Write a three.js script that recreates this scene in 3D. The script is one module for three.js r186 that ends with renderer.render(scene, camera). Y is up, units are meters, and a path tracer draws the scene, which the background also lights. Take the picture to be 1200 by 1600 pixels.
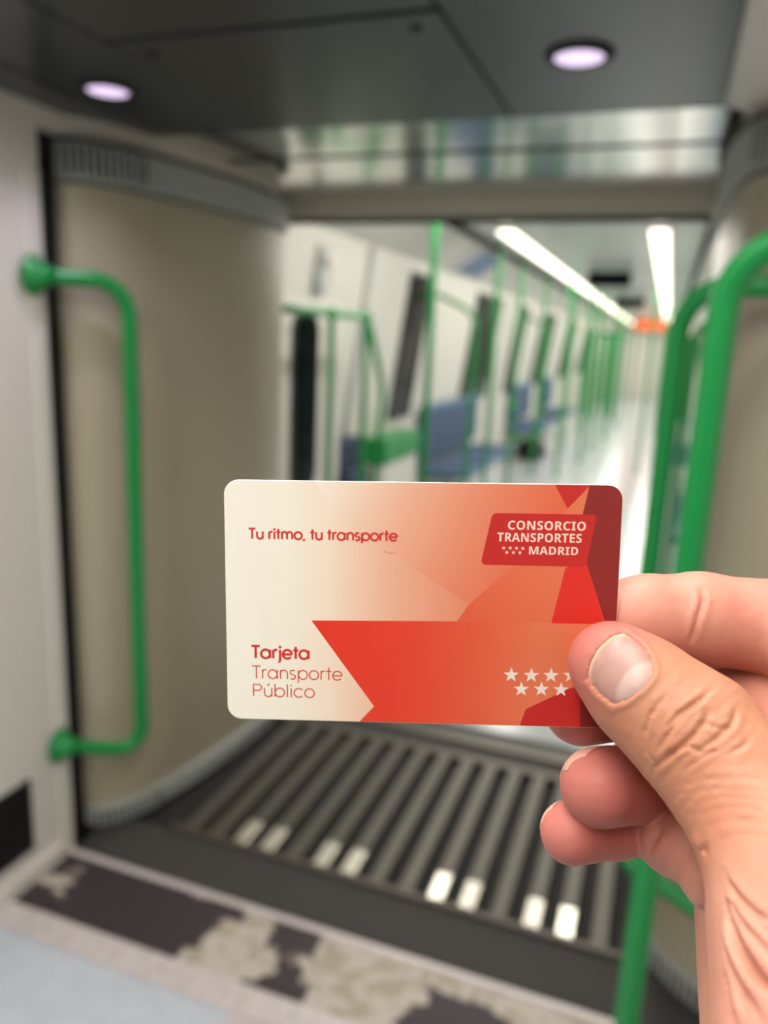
import * as THREE from 'three';
import { RoundedBoxGeometry } from 'three/addons/geometries/RoundedBoxGeometry.js';
import { mergeGeometries } from 'three/addons/utils/BufferGeometryUtils.js';
import { RectAreaLightUniformsLib } from 'three/addons/lights/RectAreaLightUniformsLib.js';

// ---------------------------------------------------------------- camera, exposure
const scene = new THREE.Scene();
scene.background = new THREE.Color(0x000000);
const EYE = 1.42;
const camera = new THREE.PerspectiveCamera(2 * Math.atan(800 / 1200) * 180 / Math.PI, 1200 / 1600, 0.01, 80);
camera.position.set(0, EYE, 0);
{
  // right, up, back of the phone in the car (x across, y up, -z along the train)
  const r = new THREE.Vector3(0.93867, 0.04273, -0.34216);
  const b = new THREE.Vector3(0.32511, 0.22102, 0.91949).normalize();
  const u = new THREE.Vector3().crossVectors(b, r).normalize();
  r.crossVectors(u, b).normalize();
  camera.quaternion.setFromRotationMatrix(new THREE.Matrix4().makeBasis(r, u, b));
}
camera.focus = 0.160;
camera.userData.fStop = 9.0;
const renderer = new THREE.WebGLRenderer({ antialias: true });
renderer.toneMapping = THREE.LinearToneMapping;
renderer.toneMappingExposure = 1.17;
renderer.shadowMap.enabled = true;
RectAreaLightUniformsLib.init();
const LAMP_COLOR = new THREE.Color().setRGB(1.0, 0.95, 0.87);
const LAMP_NITS_NEAR = 24.0, LAMP_NITS_FAR = 17.5;

// ---------------------------------------------------------------- helpers
let seed = 12345;
const rnd = () => { seed = (seed * 1664525 + 1013904223) >>> 0; return seed / 4294967296; };
const taken = {};
const numbered = (n) => { const k = taken[n] = (taken[n] ?? -1) + 1; return k ? n + '_' + String(k).padStart(3, '0') : n; };
function mesh(name, geo, mat, parent) {
  const m = new THREE.Mesh(geo, mat);
  m.castShadow = m.receiveShadow = true;
  m.name = parent ? name : numbered(name);
  (parent || scene).add(m);
  return m;
}
function tag(o, label, category, group) { o.userData.label = label; o.userData.category = category; if (group) o.userData.group = group; return o; }
function thing(name, label, category, pos = [0, 0, 0], group) {
  const g = new THREE.Group(); g.name = numbered(name); g.position.set(...pos); scene.add(g);
  return tag(g, label, category, group);
}
function structure(name, geo, mat, label, category) {
  const m = mesh(name, geo, mat); m.userData.kind = 'structure';
  if (label) m.userData.label = label;
  if (category) m.userData.category = category;
  return m;
}
const bx = (x0, x1, y0, y1, z0, z1) => new THREE.BoxGeometry(x1 - x0, y1 - y0, z1 - z0).translate((x0 + x1) / 2, (y0 + y1) / 2, (z0 + z1) / 2);
const rb = (x0, x1, y0, y1, z0, z1, r = 0.004, s = 2) => new RoundedBoxGeometry(x1 - x0, y1 - y0, z1 - z0, s, r).translate((x0 + x1) / 2, (y0 + y1) / 2, (z0 + z1) / 2);
const V = (x, y, z) => new THREE.Vector3(x, y, z);
function bentTube(points, radius, bend, segs = 90) {       // a tube along a polyline whose corners are rounded
  const path = new THREE.CurvePath(), P = points.map((p) => V(...p));
  let at = P[0];
  for (let i = 1; i < P.length - 1; i++) {
    const a = P[i].clone().sub(P[i - 1]), b = P[i + 1].clone().sub(P[i]);
    const k = Math.min(bend, a.length() * 0.48, b.length() * 0.48);
    const s = P[i].clone().addScaledVector(a.normalize(), -k), e = P[i].clone().addScaledVector(b.normalize(), k);
    path.add(new THREE.LineCurve3(at, s)); path.add(new THREE.CubicBezierCurve3(s, s.clone().lerp(P[i], 0.56), e.clone().lerp(P[i], 0.56), e)); at = e;
  }
  path.add(new THREE.LineCurve3(at, P[P.length - 1]));
  return new THREE.TubeGeometry(path, segs, radius, 14, false);
}
// plan outline (list of [x, z]) raised from y0 to y1 as a closed wall of given thickness; side = +1 thickens towards -x, -1 towards +x
function planWall(pts, y0, y1, thick, side) {
  const c = new THREE.CatmullRomCurve3(pts.map(([x, z]) => V(x, 0, z))), n = 64;
  const a = c.getSpacedPoints(n), s = new THREE.Shape();
  a.forEach((p, i) => (i ? s.lineTo(p.x, -p.z) : s.moveTo(p.x, -p.z)));
  for (let i = n; i >= 0; i--) { const t = c.getTangentAt(i / n); s.lineTo(a[i].x + t.z * thick * side, -(a[i].z - t.x * thick * side)); }
  return new THREE.ExtrudeGeometry(s, { depth: y1 - y0, bevelEnabled: false }).rotateX(-Math.PI / 2).translate(0, y0, 0);
}
// a profile in x, y pulled along z
function alongZ(profile, z0, z1) {
  const s = new THREE.Shape(); profile.forEach(([x, y], i) => (i ? s.lineTo(x, y) : s.moveTo(x, y)));
  return new THREE.ExtrudeGeometry(s, { depth: z1 - z0, bevelEnabled: false }).translate(0, 0, z0);
}
// value noise on a lattice that wraps
function noiseGrid(n) { const a = new Float32Array(n * n).map(() => rnd()); return (x, y) => { x = ((x % 1) + 1) % 1 * n; y = ((y % 1) + 1) % 1 * n; const i = x | 0, j = y | 0; let u = x - i, v = y - j; u = u * u * (3 - 2 * u); v = v * v * (3 - 2 * v); const g = (p, q) => a[(q % n) * n + (p % n)]; return (g(i, j) * (1 - u) + g(i + 1, j) * u) * (1 - v) + (g(i, j + 1) * (1 - u) + g(i + 1, j + 1) * u) * v; }; }
function texture(w, h, fn, srgb = true) {
  const d = new Uint8Array(w * h * 4);
  for (let y = 0; y < h; y++) for (let x = 0; x < w; x++) { const c = fn(x / w, y / h), o = (y * w + x) * 4; d[o] = c[0]; d[o + 1] = c[1]; d[o + 2] = c[2]; d[o + 3] = 255; }
  const t = new THREE.DataTexture(d, w, h); t.wrapS = t.wrapT = THREE.RepeatWrapping; t.magFilter = THREE.LinearFilter; t.minFilter = THREE.LinearMipmapLinearFilter; t.generateMipmaps = true;
  if (srgb) t.colorSpace = THREE.SRGBColorSpace; t.needsUpdate = true; return t;
}
function metreUV(geo, scale = 1, axes = 'xz') { const p = geo.attributes.position, uv = new Float32Array(p.count * 2), g = { x: 'getX', y: 'getY', z: 'getZ' }; for (let i = 0; i < p.count; i++) { uv[2 * i] = p[g[axes[0]]](i) * scale; uv[2 * i + 1] = p[g[axes[1]]](i) * scale; } geo.setAttribute('uv', new THREE.BufferAttribute(uv, 2)); return geo; }

// ---------------------------------------------------------------- materials
const std = (color, roughness = 0.5, metalness = 0, more = {}) => new THREE.MeshStandardMaterial({ color, roughness, metalness, ...more });
const nA = noiseGrid(8), nB = noiseGrid(32), nC = noiseGrid(128), nD = noiseGrid(256);
const speckle = texture(512, 512, (u, v) => { const k = 232 + 14 * (nD(u, v) - 0.5) + 10 * (nB(u, v) - 0.5); return [k, k + 2, k + 5]; });
const brushed = texture(512, 512, (u, v) => { const k = 215 + 40 * (nD(u * 0.06, v) - 0.5) + 20 * (nC(u * 0.1, v) - 0.5); return [k, k - 3, k - 1]; });
const M = {
  wallGrey: std('#e0dbd6', 0.45),
  wallWhite: std('#d9d7d0', 0.42),
  trimPale: std('#dcd8d2', 0.4),
  drum: std('#aea691', 0.33),
  rim: std('#a6acaa', 0.42),
  rib: std('#a3a8a5', 0.45),
  dark: std('#0c0c0d', 0.7),
  seal: std('#141414', 0.8), capRubber: std('#45443f', 0.6), bellows: std('#8f8e89', 0.7),
  darkCeiling: std('#2b3034', 0.3),
  darkGroove: std('#0b0d10', 0.6),
  steel: std('#d8d8d4', 0.14, 1),
  beam: std('#dcd8cc', 0.35),
  green: std('#0b8a42', 0.3),
  slat: std('#5f5a53', 0.4, 0.4),
  slatBed: std('#1c1b19', 0.75),
  wornTip: std('#e0dccf', 0.26, 0.85),
  rubber: std('#3a3836', 0.7),
  aluminium: std('#fbf4f2', 0.4, 0.2, { map: brushed }),
  floorNear: std('#d3d9e2', 0.32, 0, { map: speckle }),
  floorFar: std('#cdd1d4', 0.2, 0, { map: speckle }),
  ceilingWhite: std('#cfd3d0', 0.3),
  glass: new THREE.MeshPhysicalMaterial({ color: '#0b0e0d', roughness: 0.12, specularIntensity: 0.2 }),
  windowFrame: std('#2c2d2d', 0.4),
  seatBlue: std('#4f7390', 0.5),
  seatPad: std('#5b7f9d', 0.7),
  seatFabric: std('#4a5a78', 0.85),
  navy: std('#1f2f4f', 0.6),
  black: std('#0d0d0e', 0.5),
  posterPaper: std('#6c7fa3', 0.4),
  posterEdge: std('#e7dfe4', 0.5),
  strap: std('#2d7a4d', 0.4),
};
const glow = (color, k) => new THREE.MeshStandardMaterial({ color: 0x000000, emissive: color, emissiveIntensity: k, roughness: 0.6 });
M.tube = glow(new THREE.Color().setRGB(1, 0.93, 0.76), 3.2);
M.downGlow = glow(new THREE.Color().setRGB(0.78, 0.62, 0.88), 1.25);
M.led = glow(new THREE.Color().setRGB(1, 0.16, 0.05), 1.3);

const HAND = {"thumb": [[39.86, -9.46, 8.76, 8.9], [45.4, -13.85, 12.13, 10.2], [53.96, -20.03, 18.65, 11.7], [60.52, -27.78, 27.48, 11.8], [65.56, -36.3, 40.5, 14.2]],
  "index": [[38.26, -7.44, -9.11, 8.8], [52.34, -4.81, -10.51, 9.7], [64.04, -4.28, -10.04, 10.0], [85.22, -5.71, -6.66, 11], [87.91, -14.93, 28.74, 13]],
  "middle": [[38.82, -27.07, -12.63, 9.1], [54.58, -25.79, -16.95, 9.4], [74.74, -25.49, -21.83, 10], [83.58, -28.38, 26.63, 12.5]],
  "ring": [[39.45, -38.08, 5.44, 8.4], [52.29, -41.16, -3.76, 8.6], [72.28, -44.99, -18.19, 9.5], [80.07, -41.28, 24.42, 12]],
  "little": [[34.36, -50.05, 3.16, 6.8], [45.71, -51.74, -3.13, 6.9], [56.09, -53.19, -9.41, 7.6]],
  "little_base": [[56.37, -52.66, -8.48, 7.8], [58.12, -50.76, 0.29, 8.9], [59.94, -49.36, 9.12, 8.4]],
  "pad": [[61.68, -51.15, 15.34, 7.9], [67.26, -52.0, 19.26, 9.5]],
  "thenar": [[64.58, -37.95, 42.77, 13.6], [59.24, -50.52, 59.76, 14.6]],
  "heel": [[69.81, -60.0, 18.18, 12.6], [66.88, -74.14, 36.29, 14]],
  "palm_index": [[87.6, -14.68, 28.72, 13], [98.83, -85.23, 89.95, 15]],
  "palm_middle": [[83.65, -28.13, 26.6, 12.5], [95.65, -90.0, 84.64, 16]],
  "palm_ring": [[79.69, -41.58, 24.47, 12], [90.4, -95.05, 77.44, 16]],
  "palm_little": [[68.49, -52.76, 17.29, 10.5], [83.04, -98.4, 68.07, 14]],
  "palm_thenar": [[62.75, -42.49, 50.5, 13], [84.6, -86.15, 84.58, 16]],
  "forearm": [[91.53, -92.54, 81.1, 21], [101.43, -108.24, 98.9, 22], [121.6, -150.88, 140.99, 26]]};
const CREASES = [[0.5, 0.42, [44.01, -23.53, 26.3], [45.92, -19.67, 28.93], [48.95, -15.81, 30.01], [51.36, -13.15, 29.36], [52.4, -11.48, 28.23]], [0.45, 0.36, [44.27, -19.73, 27.2], [46.05, -15.5, 27.81], [48.94, -11.77, 27.26], [51.7, -9.91, 26.39], [54.56, -8.45, 24.38]], [0.5, 0.4, [49.47, -18.36, 31.52], [53.07, -15.11, 31.35], [55.95, -13.13, 30.03], [57.89, -11.1, 27.38]], [0.4, 0.28, [45.47, -15.34, 27.31], [47.57, -12.46, 27.09], [50.92, -10.25, 26.57]], [0.45, 0.22, [42.26, -18.41, 24.98], [43.17, -13.68, 24.86], [46.08, -10.02, 24.44]], [0.4, 0.24, [45.37, -19.93, 28.41], [48.26, -17.29, 30.19], [50.55, -17.61, 31.85]], [0.4, 0.22, [47.81, -21.44, 31.18], [51.11, -17.76, 32.3], [53.02, -16.78, 32.68]], [0.4, 0.2, [42.97, -20.92, 25.57], [44.18, -22.67, 26.83], [44.01, -23.53, 26.3]], [0.4, 0.22, [51.2, -13.17, 29.33], [53.69, -13.78, 30.43], [55.5, -13.41, 30.3]], [0.4, 0.2, [54.09, -17.26, 33.6], [57.07, -15.62, 32.89], [61.46, -13.46, 28.89]], [0.45, 0.07, [47.08, -24.78, 30.71], [50.65, -21.58, 34.19], [56.29, -19.59, 37.08], [59.11, -19.57, 38.41]], [0.45, 0.07, [47.39, -26.12, 31.1], [51.79, -22.52, 35.95], [58.5, -20.79, 39.96]], [0.45, 0.07, [48.13, -27.21, 32.29], [52.91, -22.95, 37.55], [58.0, -21.74, 41.25]], [0.45, 0.07, [49.18, -27.9, 34.49], [53.84, -23.67, 39.58], [57.49, -22.66, 42.54]], [0.45, 0.07, [50.01, -29.0, 37.17], [54.53, -24.6, 42.1], [56.82, -23.86, 44.24]], [0.45, 0.07, [50.28, -30.27, 39.44], [53.9, -26.12, 43.84], [56.11, -25.12, 46.03]], [0.55, 0.45, [61.77, 4.05, -3.57], [61.51, 1.83, -1.5], [60.14, -1.45, -0.15], [59.39, -4.56, 0.08], [59.33, -6.91, -0.2]], [0.6, 0.45, [50.06, -32.56, 45.15], [50.35, -32.9, 50.46], [51.29, -33.07, 54.09], [52.96, -32.9, 57.02]], [0.9, 0.8, [49.54, -33.74, 45.01], [48.81, -35.64, 50.06], [48.7, -37.37, 55.21], [49.1, -38.71, 59.43], [50.43, -39.39, 63.63]], [0.8, 0.6, [48.51, -36.19, 47.26], [47.77, -38.39, 51.57], [47.51, -40.19, 56.38], [47.64, -41.4, 60.59], [48.21, -42.34, 64.7]], [0.6, 0.5, [49.56, -33.79, 48.66], [49.79, -35.23, 54.42], [51.66, -36.24, 60.4]], [0.6, 0.4, [48.67, -36.16, 51.29], [48.79, -37.71, 56.51], [49.47, -38.75, 60.57], [50.64, -38.9, 63.08]], [0.6, 0.45, [47.98, -37.71, 50.12], [47.32, -40.3, 55.38], [47.13, -42.06, 59.82], [47.1, -43.39, 63.56]], [1.0, 0.9, [49.23, -52.7, 6.89], [49.89, -48.48, 8.48], [51.53, -44.72, 8.61]], [1.0, 0.9, [55.56, -48.24, 19.38], [49.69, -35.86, 35.93], [49.69, -32.21, 38.0]], [1.0, 0.9, [57.68, -56.63, 19.48], [48.28, -37.48, 45.54], [49.09, -34.69, 46.97]], [1.1, 0.9, [48.95, -35.31, 45.03], [48.03, -37.73, 47.32], [47.36, -39.73, 50.75], [46.59, -42.45, 55.69], [45.8, -44.93, 60.93]], [0.5, 0.35, [50.01, -32.73, 46.54], [50.44, -33.49, 52.58], [52.37, -34.39, 58.56]]];
const NAIL = [[33.55, -10.24, 15.5], [33.74, -8.05, 15.33], [34.71, -5.63, 15.05], [36.77, -3.17, 14.37], [38.95, -1.81, 13.47], [40.79, -1.48, 13.13], [42.87, -2.6, 15.36], [44.05, -4.07, 17.98], [44.55, -5.5, 19.82], [44.21, -7.05, 21.25], [42.84, -8.79, 22.12], [40.79, -10.85, 22.14], [38.81, -12.74, 21.33], [37.53, -13.68, 20.32], [36.14, -12.86, 18.86], [34.67, -11.79, 16.96]];
// ---------------------------------------------------------------- end of the near car: floor, walls, ceiling
const XL = -1.40, XR = 0.265, CX = -0.57;
// carriage floor in front of the gangway
structure('floor', metreUV(bx(-1.9, 0.75, -0.08, 0, -1.19, 4.6), 1.2), M.floorNear, 'pale blue grey vinyl floor at the bottom left corner', 'floor');
{
  const t = thing('floor_plate', 'ribbed aluminium plate set in the floor beside the pale vinyl', 'plate', [-0.72, 0, -1.185]);
  mesh('plate', rb(0, 0.975, 0, 0.006, 0, 0.42, 0.002), M.aluminium, t);
  for (let k = 0; k < 20; k++) mesh('rib', bx(0.008, 0.97, 0.005, 0.009, 0.01 + k * 0.0205, 0.02 + k * 0.0205), M.aluminium, t);
}
{
  const t = thing('step_nosing', 'brushed aluminium strip along the edge of the carriage floor', 'strip', [0, 0, 0]);
  mesh('strip', metreUV(rb(XL, XR, -0.06, 0.008, -1.262, -1.19, 0.003), 3, 'zx'), M.aluminium, t);
  for (let k = 0; k < 5; k++) mesh('screw', new THREE.CylinderGeometry(0.006, 0.006, 0.003, 12).translate(-1.25 + k * 0.33, 0.0085, -1.225), M.rim, t);
}
// worn threshold plate: dark paint flaking off pale metal
{
  const worn = texture(1024, 256, (u, v) => {
    const x = u * 1.66, z = v * 0.22;                       // metres from the left wall, from the nosing
    const big = nB(x * 0.17 + 0.31, z * 0.17 + 0.7) * 0.62 + nC(x * 0.13 + 0.2, z * 0.13) * 0.3 + nD(x * 0.2, z * 0.2) * 0.12;
    const share = 0.88 - 0.51 * Math.min(1, Math.max(0, (x - 0.36) / 0.22)) + 0.14 * Math.min(1, Math.max(0, 1 - z / 0.07));
    const worn = big > share, rim = big > share - 0.035;
    const g = nD(u * 2.1, v * 0.6) * 14 - 7, h = nC(x * 0.4, z * 0.4);
    if (worn) return h > 0.6 ? [172 + g, 163 + g, 146 + g] : [196 + g, 186 + g, 178 + g];
    if (rim) return [112 + g, 102 + g, 96 + g];
    return [58 + g * 0.6, 50 + g * 0.6, 54 + g * 0.6];
  });
  worn.wrapS = worn.wrapT = THREE.ClampToEdgeWrapping;
  const geo = bx(XL, XR, -0.06, 0.004, -1.462, -1.264), p = geo.attributes.position, uv = geo.attributes.uv;
  for (let i = 0; i < p.count; i++) uv.setXY(i, (p.getX(i) - XL) / 1.665, (-1.264 - p.getZ(i)) / 0.2);
  const t = thing('threshold_plate', 'dark painted threshold plate worn through to pale metal patches', 'plate', [0, 0, 0]);
  mesh('plate', geo, std('#ffffff', 0.5, 0.1, { map: worn }), t);
  mesh('edge_strip', rb(XL, XR, -0.03, 0.008, -1.482, -1.462, 0.003), M.aluminium, t);
}
{
  const t = thing('rubber_strip', 'wide black rubber strip in front of the ribbed gangway floor', 'strip', [0, 0, 0]);
  mesh('strip', rb(-1.385, 0.25, -0.05, 0.010, -1.652, -1.484, 0.004), M.rubber, t);
}
// ribbed gangway floor
{
  const t = thing('gangway_floor', 'dark ribbed gangway floor of long raised metal bars', 'floor', [0, 0, 0]);
  mesh('bed', bx(-1.36, 0.22, -0.05, -0.006, -2.40, -1.654), M.slatBed, t);
  mesh('end_rail', rb(-1.2, 0.075, -0.01, 0.020, -1.672, -1.654, 0.003), M.slat, t);
  mesh('end_rail', rb(-1.2, 0.075, -0.01, 0.018, -2.40, -2.365, 0.003), M.slat, t);
  const bar = rb(-0.021, 0.021, -0.008, 0.018, -2.366, -1.672, 0.004), tip = rb(-0.0215, 0.0215, 0.0, 0.0195, -1.775, -1.668, 0.004, 3);
  const worn = new Set([0, 1, 3, 4, 7, 8, 10, 11]);
  for (let k = -2; k <= 12; k++) {
    const b = mesh('bar', bar, M.slat, t); b.position.x = -0.98 + 0.082 * k;
    if (worn.has(k)) { const w = mesh('worn_tip', tip, M.wornTip, b); w.userData.label = 'polished pale end of the bar'; }
  }
}
{
  const t = thing('gangway_cross_strip', 'grey metal strip across the gangway beyond the ribbed floor', 'strip', [0, 0, 0]);
  mesh('base', bx(-1.27, 0.1, -0.05, 0.004, -2.62, -2.401), M.rubber, t);
  mesh('raised_strip', rb(-1.19, 0.05, 0, 0.014, -2.55, -2.48, 0.004), M.slat, t);
}
// side walls of the end section
const wl = structure('wall_left', bx(XL - 0.1, XL, 0, 1.9, -1.49, -0.7), M.wallGrey, 'light grey end wall panel left of the gangway', 'wall');
mesh('edge_trim', rb(XL - 0.1, XL + 0.004, 0, 1.765, -1.492, -1.447, 0.004), M.trimPale, wl);
mesh('upper_panel', rb(XL - 0.06, XL + 0.003, 1.772, 1.9, -1.491, -0.72, 0.003), M.wallGrey, wl);
mesh('kick_strip', rb(XL, XL + 0.012, 0, 0.05, -1.445, -0.72, 0.003), M.trimPale, wl);
structure('wall_right', bx(XR, XR + 0.1, 0, 1.82, -1.49, -0.7), M.wallGrey, 'light grey end wall panel right of the gangway', 'wall');
structure('wall_right_cove', alongZ([[0.045, 1.905], [0.045, 2.0], [0.365, 2.0], [0.365, 1.8], [XR, 1.8]], -1.8, -0.712), M.wallGrey, 'light grey sloping panel at the top right corner', 'wall');
{
  const t = thing('vent_cover', 'black vent plate low on the left wall', 'vent', [XL, 0, 0]);
  mesh('plate', rb(-0.01, 0.006, 0.094, 0.294, -1.352, -1.0, 0.004), M.black, t);
  for (let k = 0; k < 6; k++) mesh('slat', bx(0.004, 0.009, 0.11 + k * 0.03, 0.122 + k * 0.03, -1.335, -1.02), M.black, t);
}
// dark lowered ceiling with hatch and downlights
{
  const c = structure('ceiling', mergeGeometries([bx(-1.425, 0.048, 1.905, 2.0, -1.8, -0.98)]), M.darkCeiling, 'glossy dark grey lowered ceiling over the gangway entrance', 'ceiling');
  // panels stand 4 mm below the slab with dark joints between them
  const panel = (x0, x1, z0, z1) => mesh('panel', rb(x0, x1, 1.9, 1.906, z0, z1, 0.002), M.darkCeiling, c);
  panel(-1.42, -1.268, -1.798, -0.99); panel(-1.256, -0.99, -1.798, -0.99);
  panel(-0.375, 0.045, -1.798, -0.99); panel(-0.982, -0.383, -1.215, -0.99);
  const h = mesh('hatch', rb(-0.982, -0.383, 1.898, 1.906, -1.798, -1.228, 0.002), M.darkCeiling, c);
  h.userData.label = 'square service hatch in the dark ceiling';
  for (const [x, z] of [[-0.93, -1.28], [-0.435, -1.28]]) mesh('lock', new THREE.CylinderGeometry(0.011, 0.011, 0.004, 16).translate(x, 1.8975, z), M.darkGroove, c);
  mesh('front_lip', rb(-1.42, 0.045, 1.895, 2.14, -0.985, -0.95, 0.006), M.darkCeiling, c);
}
for (const [x, z, where] of [[-1.158, -1.44, 'left'], [-0.2, -1.453, 'right']]) {
  const t = thing('downlight', where === 'left' ? 'round pale violet downlight above the left handrail' : 'round pale violet downlight with dark ring nearer the right side', 'downlight', [x, 1.9, z], 'ceiling downlights');
  const ring = new THREE.LatheGeometry([[0.040, -0.002], [0.043, -0.008], [0.056, -0.006], [0.060, 0.0]].map(([a, b]) => new THREE.Vector2(a, b)), 40);
  mesh('ring', ring, M.darkGroove, t);
  mesh('lens', new THREE.CylinderGeometry(0.041, 0.041, 0.006, 36).translate(0, -0.003, 0), M.downGlow, t);
  const s = new THREE.SpotLight(new THREE.Color().setRGB(0.9, 0.8, 1), 0.5, 0, 1.1, 0.7); s.position.set(0, -0.012, 0); s.target.position.set(0, -1, 0); s.castShadow = true; s.shadow.radius = 2;
  t.add(s); t.add(s.target);
}
// gangway: polished ceiling, beam, outer bellows
{
  const c = structure('gangway_ceiling', bx(-1.46, 0.32, 1.9, 1.93, -2.09, -1.803), M.steel, 'polished metal gangway ceiling mirroring the poles', 'ceiling');
  mesh('rear_plate', bx(-1.46, 0.32, 1.902, 1.93, -2.75, -2.10), M.steel, c);
  mesh('joint_strip', bx(-1.46, 0.32, 1.897, 1.93, -2.1, -2.085), M.darkGroove, c);
}
{
  const t = thing('portal_beam', 'grey metal crossbeam above the far carriage opening', 'beam', [0, 0, 0]);
  mesh('beam', rb(-1.5, 0.35, 1.846, 1.96, -2.80, -2.745, 0.008, 3), M.beam, t);
  mesh('rubber_edge', rb(-1.5, 0.35, 1.832, 1.85, -2.84, -2.775, 0.004), M.seal, t);
}
structure('bellows', mergeGeometries([bx(-1.62, -1.56, -0.05, 2.0, -2.9, -1.45), bx(0.40, 0.46, -0.05, 2.0, -2.9, -1.45), bx(-1.62, 0.46, 1.96, 2.02, -2.9, -1.0), bx(-1.62, 0.46, -0.12, -0.05, -3.0, -1.18)]), M.bellows, 'grey rubber bellows around the gangway', 'bellows');
structure('trim_3', bx(-1.56, -1.436, -0.05, 1.9, -1.60, -1.495), M.seal, 'black rubber seal in the gap beside the left wall', 'seal');
structure('trim_4', bx(0.31, 0.40, -0.05, 1.9, -1.60, -1.495), M.seal);
structure('wall_left_cove', bx(-1.5, -1.402, 1.856, 1.904, -1.80, -1.495), M.wallGrey, 'pale grey cove above the left gap under the dark ceiling', 'wall');
// curved panels on both sides
function drum(label, pts, side) {
  const t = thing('gangway_drum', label, 'panel', [0, 0, 0], 'curved gangway side panels');
  const inset = pts.map(([x, z]) => [x - side * 0.022, z - 0.004]);
  mesh('curved_sheet', planWall(inset, 0.06, 1.75, 0.03, side), M.drum, t);
  const rims = [['bottom_rim', 0.0, 0.065], ['top_rim', 1.742, 1.842]];
  const curve = new THREE.CatmullRomCurve3(pts.map(([x, z]) => V(x, 0, z)));
  for (const [n, y0, y1] of rims) {
    const r = mesh(n, planWall(pts, y0 + 0.015, y1, 0.05, side), M.rim, t);
    const back = mesh('rib_recess', planWall(Array.from({ length: 8 }, (_, i) => { const q = curve.getPointAt((0.004 + i * 0.033) / curve.getLength()); return [q.x + side * 0.003, q.z]; }), y0 + (n === 'top_rim' ? 0.03 : 0.022), y1 - 0.008, 0.02, side), M.seal, r);
    for (let k = 0; k < 12; k++) {
      const u = (0.012 + k * 0.0185) / curve.getLength(), q = curve.getPointAt(u), g = curve.getTangentAt(u);
      const b = mesh('rib', new RoundedBoxGeometry(0.02, (y1 - y0) * 0.8, 0.010, 2, 0.003), M.rib, r);
      b.position.set(q.x + side * 0.002, (y0 + y1) / 2 + (n === 'top_rim' ? 0.008 : 0.012), q.z); b.rotation.y = Math.atan2(g.x, g.z);
    }
  }
  mesh('cap', planWall(pts.map(([x, z]) => [x + side * 0.004, z]), 1.842, 1.852, 0.07, side), M.capRubber, t);
  mesh('upper_band', planWall(pts.map(([x, z]) => [x - side * 0.03, z]), 1.852, 1.899, 0.03, side), M.trimPale, t);
  return t;
}
drum('beige curved gangway panel behind the left green handrail', [[-1.43, -1.575], [-1.378, -1.588], [-1.322, -1.665], [-1.27, -1.85], [-1.243, -2.02], [-1.228, -2.18], [-1.228, -2.31], [-1.245, -2.42], [-1.285, -2.51], [-1.36, -2.56]], 1);
drum('beige curved gangway panel at the right edge behind the handrails', [[0.285, -1.55], [0.23, -1.568], [0.15, -1.63], [0.10, -1.70], [0.075, -1.82], [0.066, -2.1], [0.066, -2.4], [0.075, -2.6], [0.10, -2.78]], -1);
// ---------------------------------------------------------------- handrails of the gangway
function wallHandle(label, bar, wall, yTop, yBot, drop = 0, r = 0.0195) {
  const t = thing('handrail', label, 'handrail', [0, 0, 0]);
  mesh('tube', bentTube([[wall[0], yTop, wall[1]], [bar[0], yTop, bar[1]], [bar[0], yBot - drop, bar[1]], [wall[0], yBot, wall[1]]], r, 0.085, 140), M.green, t);
  const s = Math.sign(bar[0] - wall[0]);
  for (const y of [yTop, yBot]) {
    const g = new THREE.LatheGeometry([[0, 0], [0.046, 0], [0.046, 0.008], [0.034, 0.014], [0.025, 0.034], [0.021, 0.05], [0, 0.05]].map(([a, b]) => new THREE.Vector2(a, b)), 28);
    const f = mesh('flange', g, M.green, t); f.rotation.z = -s * Math.PI / 2; f.position.set(wall[0], y, wall[1]);
    const d = V(bar[0] - wall[0], 0, bar[1] - wall[1]).normalize();
    f.quaternion.setFromUnitVectors(V(0, 1, 0), d.lerp(V(s, 0, 0), 0.75).normalize());
  }
  return t;
}
wallHandle('green handrail mounted on the left grey wall', [-1.262, -1.622], [XL + 0.004, -1.452], 1.526, 0.335, 0.075);
wallHandle('darker green handrail standing behind the nearest right handrail', [0.012, -1.60], [XR - 0.002, -1.455], 1.535, 0.315);
wallHandle('nearest thick green handrail at the right edge rising above the fingers', [0.058, -1.1], [XR - 0.002, -0.99], 1.555, 0.30);
{
  const t = thing('grab_rail', 'slim green grab rail seen between the two right handrails', 'handrail', [0, 0, 0]);
  mesh('tube', bentTube([[0.30, 1.53, -3.02], [0.085, 1.53, -3.2], [0.085, 0.35, -3.2], [0.30, 0.35, -3.02]], 0.0175, 0.08, 100), M.green, t);
}
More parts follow.
